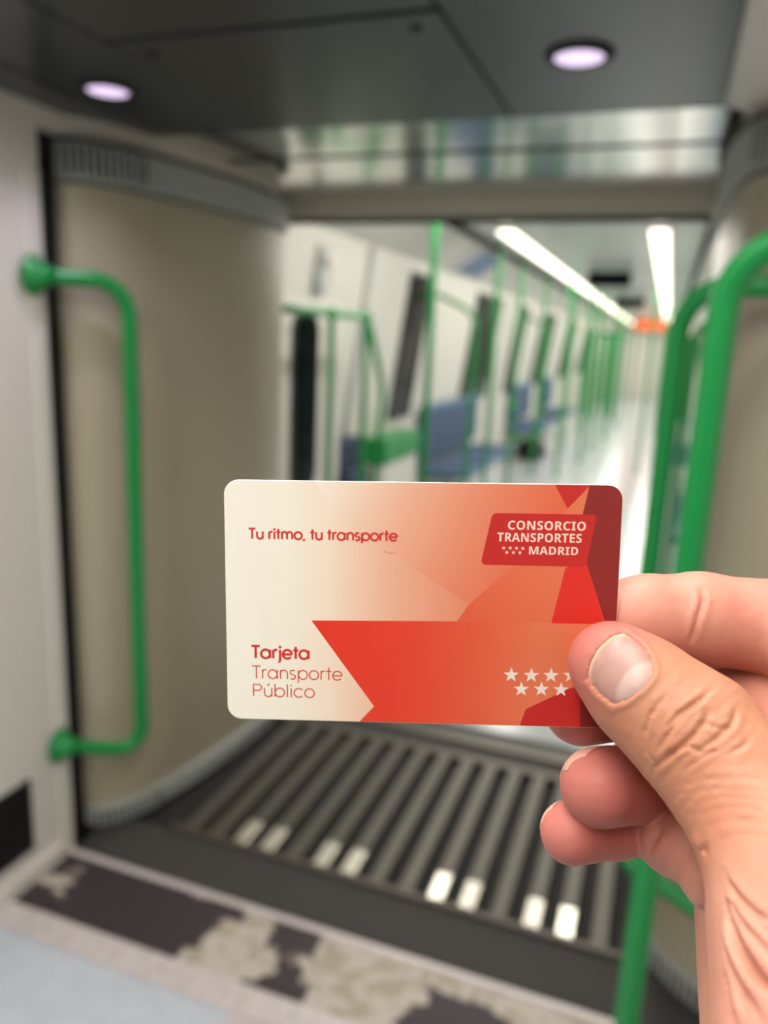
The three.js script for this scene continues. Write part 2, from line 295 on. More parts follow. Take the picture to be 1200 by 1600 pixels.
// ---------------------------------------------------------------- rest of the near car (behind the camera, it carries the lamps that light the card)
const shell = (name, geo, mat, label, cat) => structure(name, geo, mat, label, cat);
shell('wall_near_left', mergeGeometries([bx(-1.95, -1.85, 0, 2.2, -0.8, 4.6), bx(-1.9, XL - 0.1, 0, 2.2, -0.8, -0.7)]), M.wallWhite);
shell('wall_near_right', mergeGeometries([bx(0.7, 0.8, 0, 2.2, -0.8, 4.6), bx(XR + 0.1, 0.75, 0, 2.2, -0.8, -0.7)]), M.wallWhite);
shell('wall_near_back', bx(-1.95, 0.8, -0.08, 2.2, 4.6, 4.7), M.wallWhite);
shell('ceiling_near', bx(-1.95, 0.8, 2.14, 2.24, -1.0, 4.7), M.ceilingWhite);
function lamp(x, z, len, nits, label, group) {
  const t = thing('ceiling_lamp', label, 'lamp', [x, 2.14, z], group);
  mesh('housing', rb(-0.075, 0.075, -0.02, 0, -len / 2, len / 2, 0.006), M.trimPale, t);
  const s = new THREE.Shape(); s.moveTo(-0.055, 0); s.quadraticCurveTo(-0.05, -0.035, 0, -0.038); s.quadraticCurveTo(0.05, -0.035, 0.055, 0);
  mesh('diffuser', new THREE.ExtrudeGeometry(s, { depth: len - 0.03, bevelEnabled: false, curveSegments: 8 }).translate(0, -0.018, -len / 2 + 0.015), M.tube, t);
  const l = new THREE.RectAreaLight(LAMP_COLOR, nits, 0.11, len - 0.03); l.position.set(0, -0.062, 0); l.rotation.x = -Math.PI / 2; t.add(l);
  return t;
}
for (const [x, s] of [[-1.07, 'left'], [-0.14, 'right']]) for (let k = 0; k < 1; k++) lamp(x, 0.07 + k * 1.55, 1.85, LAMP_NITS_NEAR, `fluorescent ceiling lamp of the near carriage, ${s} row, nearest the gangway`, 'near carriage lamps');

// ---------------------------------------------------------------- the far car
const ZF0 = -2.86, ZF1 = -24;
shell('floor_far', metreUV(bx(-1.9, 0.7, -0.08, 0, ZF1, -2.622), 0.8), M.floorFar, 'pale glossy floor of the far carriage', 'floor');
const sideProfile = (s) => [[-1.8, 0], [-1.8, 0.8], [-1.65, 1.93], [-1.36, 2.12], [-1.36, 2.25], [-1.95, 2.25], [-1.95, 0]].map(([x, y]) => [s > 0 ? x : -1.2 - x, y]);
shell('wall_far_left', alongZ(sideProfile(1), ZF1, ZF0), M.wallWhite, 'white side wall of the far carriage', 'wall');
shell('wall_far_right', alongZ(sideProfile(-1).reverse(), ZF1, ZF0), M.wallWhite, 'white right side wall of the far carriage', 'wall');
shell('ceiling_far', bx(-1.4, 0.2, 2.14, 2.25, ZF1, ZF0), M.ceilingWhite, 'glossy white ceiling of the far carriage', 'ceiling');
shell('wall_far_end', bx(-1.95, 0.75, -0.08, 2.25, ZF1 - 0.1, ZF1), M.wallGrey, 'end wall of the far carriage', 'wall');
shell('wall_far_front', mergeGeometries([bx(-1.95, -1.58, -0.08, 2.25, -2.96, -2.84), bx(0.12, 0.75, -0.08, 2.25, -2.96, -2.84), bx(-1.95, 0.75, 1.9, 2.25, -2.93, -2.84)]), M.wallGrey, 'grey end frame of the far carriage around the gangway', 'wall');
for (const x of [-1.34, 0.14]) shell('trim_' + (x < 0 ? 1 : 2), bx(x - 0.02, x + 0.02, 2.105, 2.135, ZF1, ZF0), M.dark, 'dark track along the far carriage ceiling', 'trim');
for (const x of [-1.07, -0.14]) for (let k = 0; k < 8; k++)
  lamp(x, k ? -3.75 - k * 2.6 : -3.8, k ? 2.5 : 1.6, LAMP_NITS_FAR, `fluorescent ceiling lamp of the far carriage, ${x < -1 ? 'left' : 'right'} row, ${['first', 'second', 'third', 'fourth', 'fifth', 'sixth', 'seventh', 'eighth'][k]} from the gangway`, 'far carriage lamps');
// windows of the far car, set on the inclined upper wall
const lean = Math.atan2(0.15, 1.13);
let windowCount = 0;
function windowAt(z0, z1, y0, y1, s, r = 0.04) {
  const w = z1 - z0, h = (y1 - y0) / Math.cos(lean), mk = (ww, hh, rr, d) => {
    const q = new THREE.Shape(), a = ww / 2, b = hh / 2; rr = Math.min(rr, a * 0.98);
    q.moveTo(-a + rr, -b); q.lineTo(a - rr, -b); q.absarc(a - rr, -b + rr, rr, -Math.PI / 2, 0); q.lineTo(a, b - rr); q.absarc(a - rr, b - rr, rr, 0, Math.PI / 2); q.lineTo(-a + rr, b); q.absarc(-a + rr, b - rr, rr, Math.PI / 2, Math.PI); q.lineTo(-a, -b + rr); q.absarc(-a + rr, -b + rr, rr, Math.PI, 1.5 * Math.PI);
    return new THREE.ExtrudeGeometry(q, { depth: d, bevelEnabled: false, curveSegments: 10 });
  };
  const g = new THREE.Group(); g.name = 'window_' + (++windowCount); g.userData.kind = 'structure'; scene.add(g);
  const y = (y0 + y1) / 2, x = -1.8 + Math.max(0, y - 0.8) * 0.15 / 1.13;
  g.position.set(s > 0 ? x : -1.2 - x, y, (z0 + z1) / 2);
  g.rotation.order = 'YXZ'; g.rotation.y = s > 0 ? Math.PI / 2 : -Math.PI / 2; g.rotation.x = lean;
  mesh('window_frame', mk(w, h, r, 0.012), M.windowFrame, g);
  mesh('pane', mk(w - 0.05, h - 0.05, r * 0.8, 0.016), M.glass, g);
  return g;
}
shell('wall_far_left_panel', rb(-1.86, -1.694, 0, 1.62, -3.98, -2.97, 0.01), M.wallWhite, 'white upright panel around the tall dark window', 'wall');
const tall = windowAt(-3.66, -3.36, 0.62, 1.54, 1, 0.125); tall.rotation.x = 0; tall.position.x = -1.694; tall.userData.label = 'tall narrow dark window with rounded ends left of the green rail';
for (const [a, b] of [[-5.52, -5.02], [-8.05, -6.95], [-9.65, -9.0], [-12.2, -10.8], [-15, -13.6], [-18, -16.6]]) windowAt(b < a ? b : a, b < a ? a : b, 0.86, 1.86, 1);
for (const [a, b] of [[-5.2, -3.6], [-8.6, -7.0], [-12, -10.4], [-16, -14.4]]) windowAt(a, b, 0.86, 1.8, -1);
// door seams and leaves on the left wall
let doorCount = 0;
for (const z of [-4.28, -8.6, -10.3, -13.0]) {
  const d = new THREE.Group(); d.name = 'door_' + (++doorCount); d.userData.kind = 'structure'; scene.add(d);
  const up = bx(-0.012, 0.012, -0.56, 0.56, -0.03, 0.03);
  const u = mesh('upper_seal', up, M.rim, d); u.position.set(-1.722, 1.37, z); u.rotation.z = -lean;
  mesh('lower_seal', bx(-1.806, -1.788, 0.02, 0.82, z - 0.03, z + 0.03), M.rim, d);
}
// cove poster, junction box
{
  const t = thing('poster', 'small blue poster on the white cove above the windows', 'poster', [-1.505, 2.025, -6.2]);
  const a = Math.atan2(0.19, 0.29);
  const p = mesh('sheet', bx(-0.13, 0.13, 0, 0.006, -0.42, 0.3), M.posterPaper, t); p.rotation.z = a; p.position.set(0.01, -0.012, 0);
  const e = mesh('border', bx(-0.13, 0.13, 0, 0.006, 0.3, 0.42), M.posterEdge, t); e.rotation.z = a; e.position.set(0.01, -0.012, 0);
}
{
  const t = thing('wall_lamp', 'small round fitting on the wall above the tall dark window', 'fitting', [-1.655, 1.74, -3.62]);
  mesh('plate', rb(-0.03, 0.012, -0.11, 0.11, -0.06, 0.06, 0.005), M.rim, t);
  mesh('knob', new THREE.SphereGeometry(0.028, 20, 14).translate(0.03, 0.04, 0.0), M.posterEdge, t);
}
// green partition rail by the first door
{
  const t = thing('partition_rail', 'green bent partition rail with two posts beside the dark window', 'rail', [0, 0, 0]);
  mesh('top_rail', bentTube([[-1.62, 1.52, -2.97], [-1.5, 1.52, -2.97], [-1.5, 1.52, -3.86], [-1.56, 1.12, -4.3], [-1.66, 0.05, -4.4]], 0.018, 0.09, 90), M.green, t);
  for (const z of [-3.39, -3.84]) mesh('post', new THREE.CylinderGeometry(0.0175, 0.0175, 1.52, 14).translate(-1.5, 0.76, z), M.green, t);
  for (const z of [-3.39, -3.84]) mesh('clamp', new THREE.SphereGeometry(0.03, 14, 10).translate(-1.5, 1.52, z), M.green, t);
}
{
  const t = thing('folding_seat', 'dark navy folding seat behind the partition rail', 'seat', [-1.74, 0, -4.12]);
  mesh('backrest', rb(-0.03, 0.04, 0.5, 0.84, -0.2, 0.16, 0.02), M.navy, t);
  mesh('seat', rb(0.0, 0.12, 0.36, 0.66, -0.18, 0.14, 0.03), M.navy, t);
}
{
  const t = thing('side_cabinet', 'white low cabinet with a bright green top band under the window', 'cabinet', [-1.72, 0, -4.95]);
  mesh('body', rb(-0.07, 0.08, 0, 0.62, -0.34, 0.34, 0.01), M.wallWhite, t);
  mesh('green_band', rb(-0.07, 0.09, 0.62, 0.79, -0.36, 0.36, 0.012), M.green, t);
}
// benches of the far car: each seat a thing
function seat(z, s, label, group) {
  const t = thing('bench_seat', label, 'seat', [s > 0 ? -1.79 : 0.59, 0, z], group);
  const f = (x0, x1, ...r) => (s > 0 ? [x0, x1, ...r] : [-x1, -x0, ...r]);
  const b = mesh('backrest', rb(...f(0.02, 0.075, 0.48, 0.92, -0.215, 0.215), 0.02, 3), M.seatBlue, t);
  mesh('back_cushion', rb(...f(0.066, 0.082, 0.53, 0.88, -0.185, 0.185), 0.006), M.seatFabric, b);
  const u = mesh('seat_shell', rb(...f(0.02, 0.47, 0.38, 0.43, -0.22, 0.22), 0.02, 3), M.seatBlue, t);
  mesh('seat_cushion', rb(...f(0.08, 0.43, 0.425, 0.445, -0.185, 0.185), 0.008), M.seatFabric, u);
  mesh('bracket', bx(...f(0.0, 0.28, 0.30, 0.385, -0.03, 0.03)), M.rim, t);
}
const ordinal = ['first', 'second', 'third', 'fourth', 'fifth', 'sixth', 'seventh', 'eighth', 'ninth', 'tenth', 'eleventh'];
[-5.95, -6.4, -6.85, -7.3, -9.6, -10.05, -10.5, -12.2, -12.65].forEach((z, i) => seat(z, 1, `blue bench seat along the left wall, ${ordinal[i]} from the gangway`, 'left bench seats'));
[-4.6, -5.05, -5.5, -7.8, -8.25, -8.7].forEach((z, i) => seat(z, -1, `blue bench seat along the right wall, ${ordinal[i]} from the gangway`, 'right bench seats'));
{
  const t = thing('black_bag', 'black bag on the floor by the second row of seats', 'bag', [-1.5, 0, -9.7]);
  const g = new THREE.SphereGeometry(1, 28, 20), p = g.attributes.position;
  for (let i = 0; i < p.count; i++) { const x = p.getX(i), y = p.getY(i), z = p.getZ(i), q = Math.pow(Math.abs(x) ** 3 + Math.abs(y) ** 3 + Math.abs(z) ** 3, -1 / 3); p.setXYZ(i, x * q * 0.17, (y * q + 1) * 0.14 * (1 - 0.12 * Math.abs(x)), z * q * 0.22); }
  g.computeVertexNormals(); mesh('body', g, M.black, t);
  mesh('strap', new THREE.TorusGeometry(0.07, 0.012, 8, 24, Math.PI).rotateY(Math.PI / 2).translate(0, 0.26, 0), M.black, t);
}
// end panels of the benches
for (const [z, n] of [[-5.68, 'in front of the first blue seats'], [-9.33, 'in front of the second row of blue seats']]) {
  const t = thing('seat_screen', `green tubular screen frame ${n}`, 'screen', [0, 0, 0]);
  mesh('frame', bentTube([[-1.72, 0.3, z], [-1.36, 0.3, z], [-1.36, 1.62, z], [-1.66, 1.75, z]], 0.0175, 0.1, 60), M.green, t);
}
// floor to ceiling poles
const poles = [[-1.14, -3.8, 'nearest green pole on the left, touching the white cove'], [-1.285, -6.0, 'second green pole, left of the first lamp'], [-1.285, -7.0, 'green pole beside the blue seats with a knob halfway up'], [-1.29, -8.5, 'green pole between the two rows of blue seats'], [-1.04, -8.6, 'green pole under the left lamp row before the black bag'], [-0.92, -9.9, 'green pole standing free in the aisle'], [-0.91, -11.2, 'second green pole standing free in the aisle'], [-1.27, -11.0, 'green pole beside the second row of seats'], [-0.84, -12.8, 'third green pole in the aisle'], [-1.3, -13.4, 'far green pole near the left wall'], [-0.75, -14.6, 'fourth green pole in the aisle'], [-0.95, -16.2, 'fifth green pole in the aisle'], [-1.3, -15.5, 'farther green pole near the left wall'], [-0.7, -18, 'green pole in the middle near the far end'], [-1.1, -19, 'green pole on the left near the far end'], [-0.2, -9.4, 'green pole in the right half of the aisle'], [-0.1, -14, 'farther green pole in the right half of the aisle']];
for (const [x, z, l] of poles) {
  const t = thing('pole', l, 'pole', [x, 0, z], 'floor to ceiling poles');
  mesh('tube', new THREE.CylinderGeometry(0.0185, 0.0185, 2.14, 14).translate(0, 1.07, 0), M.green, t);
  mesh('foot', new THREE.CylinderGeometry(0.026, 0.036, 0.03, 16).translate(0, 0.015, 0), M.strap, t);
  mesh('top_collar', new THREE.CylinderGeometry(0.034, 0.026, 0.03, 16).translate(0, 2.125, 0), M.strap, t);
  if (/knob/.test(l)) mesh('knob', new THREE.SphereGeometry(0.045, 16, 12).translate(0, 0.86, 0), M.green, t);
}
// green cross rails under the ceiling and end screens, far away
for (const [x0, x1, z, l] of [[-1.78, -0.98, -17.2, 'green barred screen far down the left side'], [-0.16, 0.58, -17.2, 'green barred screen far down the right side'], [-1.78, -1.0, -21, 'last green screen on the left before the end'], [-0.1, 0.58, -21, 'last green screen on the right before the end']]) {
  const t = thing('end_screen', l, 'screen', [0, 0, z]);
  for (let k = 0; k < 5; k++) { const x = x0 + (x1 - x0) * (k + 0.5) / 5; mesh('bar', rb(x - 0.035, x + 0.035, 0, 1.7, -0.02, 0.02, 0.008), M.green, t); }
  mesh('frame', rb(x0 - 0.02, x1 + 0.02, 1.68, 1.74, -0.03, 0.03, 0.008), M.strap, t);
}
// hanging displays
for (const [z, l, w] of [[-7.7, 'black hanging display box nearest, under the ceiling', 0.4], [-11.6, 'second smaller black hanging display farther away', 0.4]]) {
  const t = thing('hanging_display', l, 'display', [-0.6, 2.14, z], 'hanging displays');
  mesh('case', rb(-w / 2, w / 2, -0.17, -0.035, -0.06, 0.06, 0.012), M.black, t);
  mesh('screen', bx(-w / 2 + 0.02, w / 2 - 0.02, -0.155, -0.05, 0.055, 0.063), M.glass, t);
  for (const x of [-0.13, 0.13]) mesh('bracket', new THREE.CylinderGeometry(0.012, 0.012, 0.05, 10).translate(x, -0.02, 0), M.rim, t);
}
{
  const t = thing('led_sign', 'glowing orange red destination sign at the far end', 'sign', [-0.5, 1.98, -20.4]);
  mesh('case', rb(-0.42, 0.42, -0.15, 0.15, -0.08, 0.05, 0.02), M.black, t);
  mesh('display', bx(-0.38, 0.38, -0.11, 0.11, 0.045, 0.056), M.led, t);
  const l = new THREE.RectAreaLight(new THREE.Color().setRGB(1, 0.2, 0.06), 1.2, 0.76, 0.22); l.position.set(0, 0, 0.07); l.rotation.y = Math.PI; t.add(l);
  for (const x of [-0.3, 0.3]) mesh('bracket', new THREE.CylinderGeometry(0.012, 0.012, 0.12, 8).translate(x, 0.2, 0), M.rim, t);
}

// ---------------------------------------------------------------- the card
const cardFrame = new THREE.Matrix4().makeBasis(V(0.952416, 0.036743, -0.302578), V(-0.062721, 0.995088, -0.076587), V(0.298277, 0.091921, 0.950043)).setPosition(-0.044958, 1.363295, -0.153217);
function place(o) { cardFrame.decompose(o.position, o.quaternion, o.scale); }
// geometric lettering, drawn as strokes: [advance, ...strokes]; L line, A arc (centre, radii, from, to in degrees)
const GLYPH = {
  o: [0.6, ['A', .3, .26, .245, .255, 0, 360]], a: [0.63, ['A', .29, .26, .24, .255, 0, 360], ['L', .54, .52, .54, 0]],
  b: [0.63, ['L', .085, .75, .085, 0], ['A', .335, .26, .24, .255, 0, 360]], p: [0.63, ['L', .085, .52, .085, -.2], ['A', .335, .26, .24, .255, 0, 360]],
  c: [0.56, ['A', .3, .26, .245, .255, 42, 318]], e: [0.6, ['A', .3, .26, .245, .255, 0, 322], ['L', .06, .255, .545, .255]],
  i: [0.2, ['L', .1, .52, .1, 0], ['D', .1, .68]], j: [0.22, ['L', .12, .52, .12, -.1], ['A', .02, -.1, .1, .1, 270, 360], ['D', .12, .68]], l: [0.2, ['L', .1, .75, .1, 0]],
  m: [0.88, ['L', .085, .52, .085, 0], ['A', .26, .33, .175, .185, 0, 180], ['L', .435, .33, .435, 0], ['A', .61, .33, .175, .185, 0, 180], ['L', .785, .33, .785, 0]],
  n: [0.55, ['L', .085, .52, .085, 0], ['A', .275, .31, .19, .205, 0, 180], ['L', .465, .31, .465, 0]],
  r: [0.34, ['L', .085, .52, .085, 0], ['A', .25, .33, .165, .185, 68, 180]],
  s: [0.42, ['A', .2, .385, .13, .13, 35, 265], ['A', .2, .13, .14, .13, -145, 85]],
  t: [0.32, ['L', .16, .72, .16, 0], ['L', .02, .5, .3, .5]], u: [0.55, ['L', .085, .52, .085, .21], ['A', .275, .21, .19, .205, 180, 360], ['L', .465, .52, .465, 0]],
  'ú': [0.55, ['L', .085, .52, .085, .21], ['A', .275, .21, .19, .205, 180, 360], ['L', .465, .52, .465, 0], ['L', .25, .63, .34, .76]],
  ',': [0.24, ['L', .12, .05, .06, -.12]], ' ': [0.27], T: [0.5, ['L', .02, .715, .48, .715], ['L', .25, .72, .25, 0]],
  P: [0.58, ['L', .09, .74, .09, 0], ['L', .09, .705, .32, .705], ['A', .32, .53, .19, .175, -90, 90], ['L', .32, .355, .09, .355]],
};
function lettering(ctx, text, x, y, em, width, weight, color) {       // x, y (baseline), em, width in card millimetres
  let w = 0; for (const c of text) w += GLYPH[c][0];
  const sx = width / w; let at = x;
  ctx.strokeStyle = ctx.fillStyle = color; ctx.lineWidth = weight; ctx.lineCap = 'butt';
  for (const c of text) {
    const [adv, ...st] = GLYPH[c];
    for (const s of st) {
      ctx.beginPath();
      if (s[0] === 'L') { ctx.moveTo(at + s[1] * sx, y - s[2] * em); ctx.lineTo(at + s[3] * sx, y - s[4] * em); ctx.stroke(); }
      else if (s[0] === 'A') { ctx.ellipse(at + s[1] * sx, y - s[2] * em, s[3] * sx, s[4] * em, 0, -s[6] * Math.PI / 180, -s[5] * Math.PI / 180); ctx.stroke(); }
      else { ctx.arc(at + s[1] * sx, y - s[2] * em, weight * 0.62, 0, 7); ctx.fill(); }
    }
    at += adv * sx;
  }
}
function cardPrint() {
  const S = 2048 / 85.6, cv = document.createElement('canvas'); cv.width = 2048; cv.height = Math.round(54 * S);
  const c = cv.getContext('2d'); c.scale(S, S);
  const lin = (x0, y0, x1, y1, ...st) => { const g = c.createLinearGradient(x0, y0, x1, y1); st.forEach(([p, k]) => g.addColorStop(p, k)); return g; };
  const poly = (fill, ...p) => { c.fillStyle = fill; c.beginPath(); p.forEach(([x, y], i) => (i ? c.lineTo(x, y) : c.moveTo(x, y))); c.closePath(); c.fill(); };
  // ground: cream running into salmon
  c.fillStyle = lin(0, 0, 85.6, 0, [0, '#f7f3ea'], [0.16, '#f6f0e4'], [0.27, '#f6e2d1'], [0.42, '#efb89d'], [0.6, '#ea9274'], [1, '#e26a4c']); c.fillRect(0, 0, 85.6, 54);
  // upper sweep with its curved lower edge
  c.fillStyle = lin(21, 0, 72, 18, [0, '#f6eee4'], [0.12, '#f3dccb'], [0.35, '#efb59b'], [0.65, '#e98a6b'], [1, '#e4623f']);
  c.beginPath(); c.moveTo(20.0, 0); c.bezierCurveTo(21.8, 5, 26, 9, 33.6, 13.8); c.bezierCurveTo(40, 18, 48, 23, 53.4, 26.7); c.lineTo(64.2, 16.7); c.lineTo(80, 0); c.closePath(); c.fill();
  // upright of the big star
  poly(lin(53, 28, 76, 14, [0, '#e5603f'], [0.5, '#e6704c'], [1, '#e57a56']), [50.9, 30.6], [53.4, 26.7], [64.2, 16.7], [74.1, 5.2], [78.3, 0.6], [77.3, 6.1], [74.1, 18], [71.5, 30.4], [71.5, 33], [50.9, 33]);
  // foot of the star
  poly(lin(19, 40, 80, 44, [0, '#e8321f'], [0.35, '#e6402a'], [0.62, '#e65f3e'], [0.82, '#e87c55'], [1, '#e97c55']), [19.0, 30.9], [50.9, 30.4], [85.6, 30.2], [85.6, 54], [29.7, 54], [33.0, 50.3]);
  // bright red facet, dark red side, red triangle
  poly('#e02a20', [74.1, 18], [78.5, 16.9], [83.1, 30.4], [71.5, 30.4]);
  poly(lin(0, 0, 0, 31, [0, '#8e2220'], [1, '#8f201f']), [78.5, 0], [85.6, 0], [85.6, 30.6], [83.2, 30.4], [78.5, 16.9], [77.3, 6.1]);
  poly('#c9261f', [71.1, 0], [78.6, 0], [78.1, 0.7], [74.0, 5.2]);
  poly('#c51f1e', [65.4, 54], [66.6, 50.1], [76.0, 45.1], [85.6, 41], [85.6, 54]);
  poly('#861a1c', [78.5, 46.4], [85.6, 44], [85.6, 54], [78.7, 54]);
  // logo plate
  const q = [[58.1, 6.4], [80.3, 6.4], [78.4, 17.8], [55.8, 17.7]];
  c.fillStyle = '#c8221f'; c.beginPath(); c.moveTo(69, 6.4); c.arcTo(...q[1], ...q[2], 0.9); c.arcTo(...q[2], ...q[3], 1.2); c.arcTo(...q[3], ...q[0], 0.9); c.arcTo(...q[0], ...q[1], 1.2); c.closePath(); c.fill();
  c.fillStyle = '#f7ddd0';
  const word = (t, x0, x1, y, h) => { c.save(); c.font = 'bold 10px sans-serif'; c.textBaseline = 'alphabetic'; const m = c.measureText(t); c.translate(x0, y); c.scale((x1 - x0) / m.width, h / 7.14); c.fillText(t, 0, 0); c.restore(); };
  word('CONSORCIO', 61.3, 78.2, 10.0, 1.9); word('TRANSPORTES', 59.2, 77.4, 12.63, 1.9); word('MADRID', 65.9, 76.8, 15.32, 1.78);
  const star = (x, y, r) => { c.beginPath(); for (let k = 0; k < 10; k++) { const a = -Math.PI / 2 + k * Math.PI / 5, s = k % 2 ? r * 0.4 : r; c.lineTo(x + s * Math.cos(a), y + s * Math.sin(a)); } c.closePath(); c.fill(); };
  for (const [x, y] of [[60.7, 13.95], [62.1, 13.95], [63.45, 13.95], [64.8, 13.97], [61.4, 14.92], [62.8, 14.92], [64.2, 14.92]]) star(x, y, 0.5);
  c.fillStyle = '#f5ece4';
  for (const [x, y] of [[63.2, 42.3], [67.6, 42.3], [71.9, 42.2], [76.2, 42.1], [65.5, 45.5], [69.9, 45.4], [74.2, 45.4]]) star(x, y, 1.78);
  // lettering
  lettering(c, 'Tu ritmo, tu transporte', 5.25, 12.82, 3.1, 32.6, 0.45, '#d2332a');
  lettering(c, 'Tarjeta', 5.5, 39.75, 3.85, 13.2, 0.53, '#cf2a24');
  lettering(c, 'Transporte', 5.6, 44.45, 4.0, 20.4, 0.27, '#d2402f');
  lettering(c, 'Público', 5.55, 48.65, 4.0, 14.3, 0.27, '#d2402f');
  c.strokeStyle = 'rgba(120,60,50,0.6)'; c.lineWidth = 0.09; c.beginPath(); c.moveTo(34.9, 15.1); c.quadraticCurveTo(36.3, 15.9, 37.4, 15.3); c.stroke();
  const t = new THREE.CanvasTexture(cv); t.colorSpace = THREE.SRGBColorSpace; t.anisotropy = 8; return t;
}
function roundRect(w, h, r) { const s = new THREE.Shape(), a = w / 2, b = h / 2; s.moveTo(-a + r, -b); s.lineTo(a - r, -b); s.absarc(a - r, -b + r, r, -Math.PI / 2, 0); s.lineTo(a, b - r); s.absarc(a - r, b - r, r, 0, Math.PI / 2); s.lineTo(-a + r, b); s.absarc(-a + r, b - r, r, Math.PI / 2, Math.PI); s.lineTo(-a, -b + r); s.absarc(-a + r, -b + r, r, Math.PI, 1.5 * Math.PI); return s; }
{
  const t = thing('travel_card', 'red and cream public transport card held in front by the hand', 'card'); place(t);
  mesh('card_body', new THREE.ExtrudeGeometry(roundRect(0.0856, 0.054, 0.00318), { depth: 0.00056, bevelEnabled: true, bevelThickness: 0.0001, bevelSize: 0.0001, bevelOffset: -0.0001, bevelSegments: 2, curveSegments: 16 }).translate(0, 0, -0.00066), std('#f4f1ea', 0.4), t);
  const g = new THREE.ShapeGeometry(roundRect(0.0854, 0.0538, 0.0031), 20), p = g.attributes.position, uv = g.attributes.uv;
  for (let i = 0; i < p.count; i++) uv.setXY(i, p.getX(i) / 0.0856 + 0.5, p.getY(i) / 0.054 + 0.5);
  mesh('printed_face', g.translate(0, 0, 0.00002), new THREE.MeshPhysicalMaterial({ map: cardPrint(), roughness: 0.5, clearcoat: 0.15, clearcoatRoughness: 0.45 }), t);
}

// ---------------------------------------------------------------- the hand: one continuous skin over a posed skeleton (millimetres in the card's frame)
const SKIN = { dorsal: [0.49, 0.212, 0.128], pad: [0.50, 0.155, 0.13], finger: [0.52, 0.19, 0.14], palm: [0.52, 0.24, 0.175], side: [0.57, 0.24, 0.18] };
const chainsOf = {
  thumb: { k: 5, col: ['pad', 'dorsal', 'dorsal', 'dorsal', 'dorsal'] }, index: { k: 3, col: ['side', 'side', 'side', 'side', 'palm'] }, middle: { k: 3, col: ['pad', 'finger', 'finger', 'palm'] },
  ring: { k: 3, col: ['pad', 'pad', 'finger', 'palm'] }, little: { k: 2.2, col: ['pad', 'pad', 'finger'] }, little_base: { k: 3, col: ['finger', 'finger', 'finger'] }, pad: { k: 3, col: ['palm', 'palm'] }, thenar: { k: 6, col: ['palm', 'palm'] }, heel: { k: 5, col: ['palm', 'palm'] },
};
const chains = Object.entries(HAND).map(([name, pts]) => {
  const o = chainsOf[name] || { k: 8, col: pts.map(() => 'palm') };
  let c = [0, 0, 0]; pts.forEach((p) => { for (let i = 0; i < 3; i++) c[i] += p[i] / pts.length; });
  const R = Math.max(...pts.map((p) => Math.hypot(p[0] - c[0], p[1] - c[1], p[2] - c[2]) + p[3]));
  const segs = []; for (let i = 0; i + 1 < pts.length; i++) { const a = pts[i], b = pts[i + 1]; const d = [b[0] - a[0], b[1] - a[1], b[2] - a[2]]; const l2 = d[0] * d[0] + d[1] * d[1] + d[2] * d[2]; segs.push({ a, d, l2, r1: a[3], r2: b[3], c1: SKIN[o.col[i]], c2: SKIN[o.col[i + 1]] }); }
  return { name, pts, k: o.k, c, R, segs };
});
const byName = Object.fromEntries(chains.map((c) => [c.name, c]));
const smin = (a, b, k) => { const h = Math.max(k - Math.abs(a - b), 0) / k; return Math.min(a, b) - h * h * k * 0.25; };
function segDist(s, x, y, z) {
  const px = x - s.a[0], py = y - s.a[1], pz = z - s.a[2];
  let t = (px * s.d[0] + py * s.d[1] + pz * s.d[2]) / s.l2; t = t < 0 ? 0 : t > 1 ? 1 : t;
  return Math.hypot(px - s.d[0] * t, py - s.d[1] * t, pz - s.d[2] * t) - (s.r1 + (s.r2 - s.r1) * t);
}
function chainDist(c, x, y, z) {
  const far = Math.hypot(x - c.c[0], y - c.c[1], z - c.c[2]) - c.R; if (far > 14) return far;
  let d = 1e9; for (const s of c.segs) { const e = segDist(s, x, y, z); d = d > 1e8 ? e : smin(d, e, c.k); } return d;
}
const fingers = ['index', 'middle', 'ring', 'little', 'little_base', 'pad', 'heel'].map((n) => byName[n]);
const palmParts = ['palm_index', 'palm_middle', 'palm_ring', 'palm_little', 'forearm'].map((n) => byName[n]);
function handSDF(x, y, z) {
  let f = 1e9; for (const c of fingers) { const d = chainDist(c, x, y, z); f = f > 1e8 ? d : smin(f, d, 1.0); }
  let p = 1e9; for (const c of palmParts) { const d = chainDist(c, x, y, z); p = p > 1e8 ? d : smin(p, d, 8); }
  let t = smin(smin(chainDist(byName.thumb, x, y, z), chainDist(byName.thenar, x, y, z), 7), chainDist(byName.palm_thenar, x, y, z), 7);
  // the fingers grow out of the palm; the thumb lies in front of them and joins only at its root
  let h = smin(p, f, 1.6);
  const root = Math.min(1, Math.max(0, (z - 62) / 22));
  return smin(h, t, 0.8 + 7 * root);
}
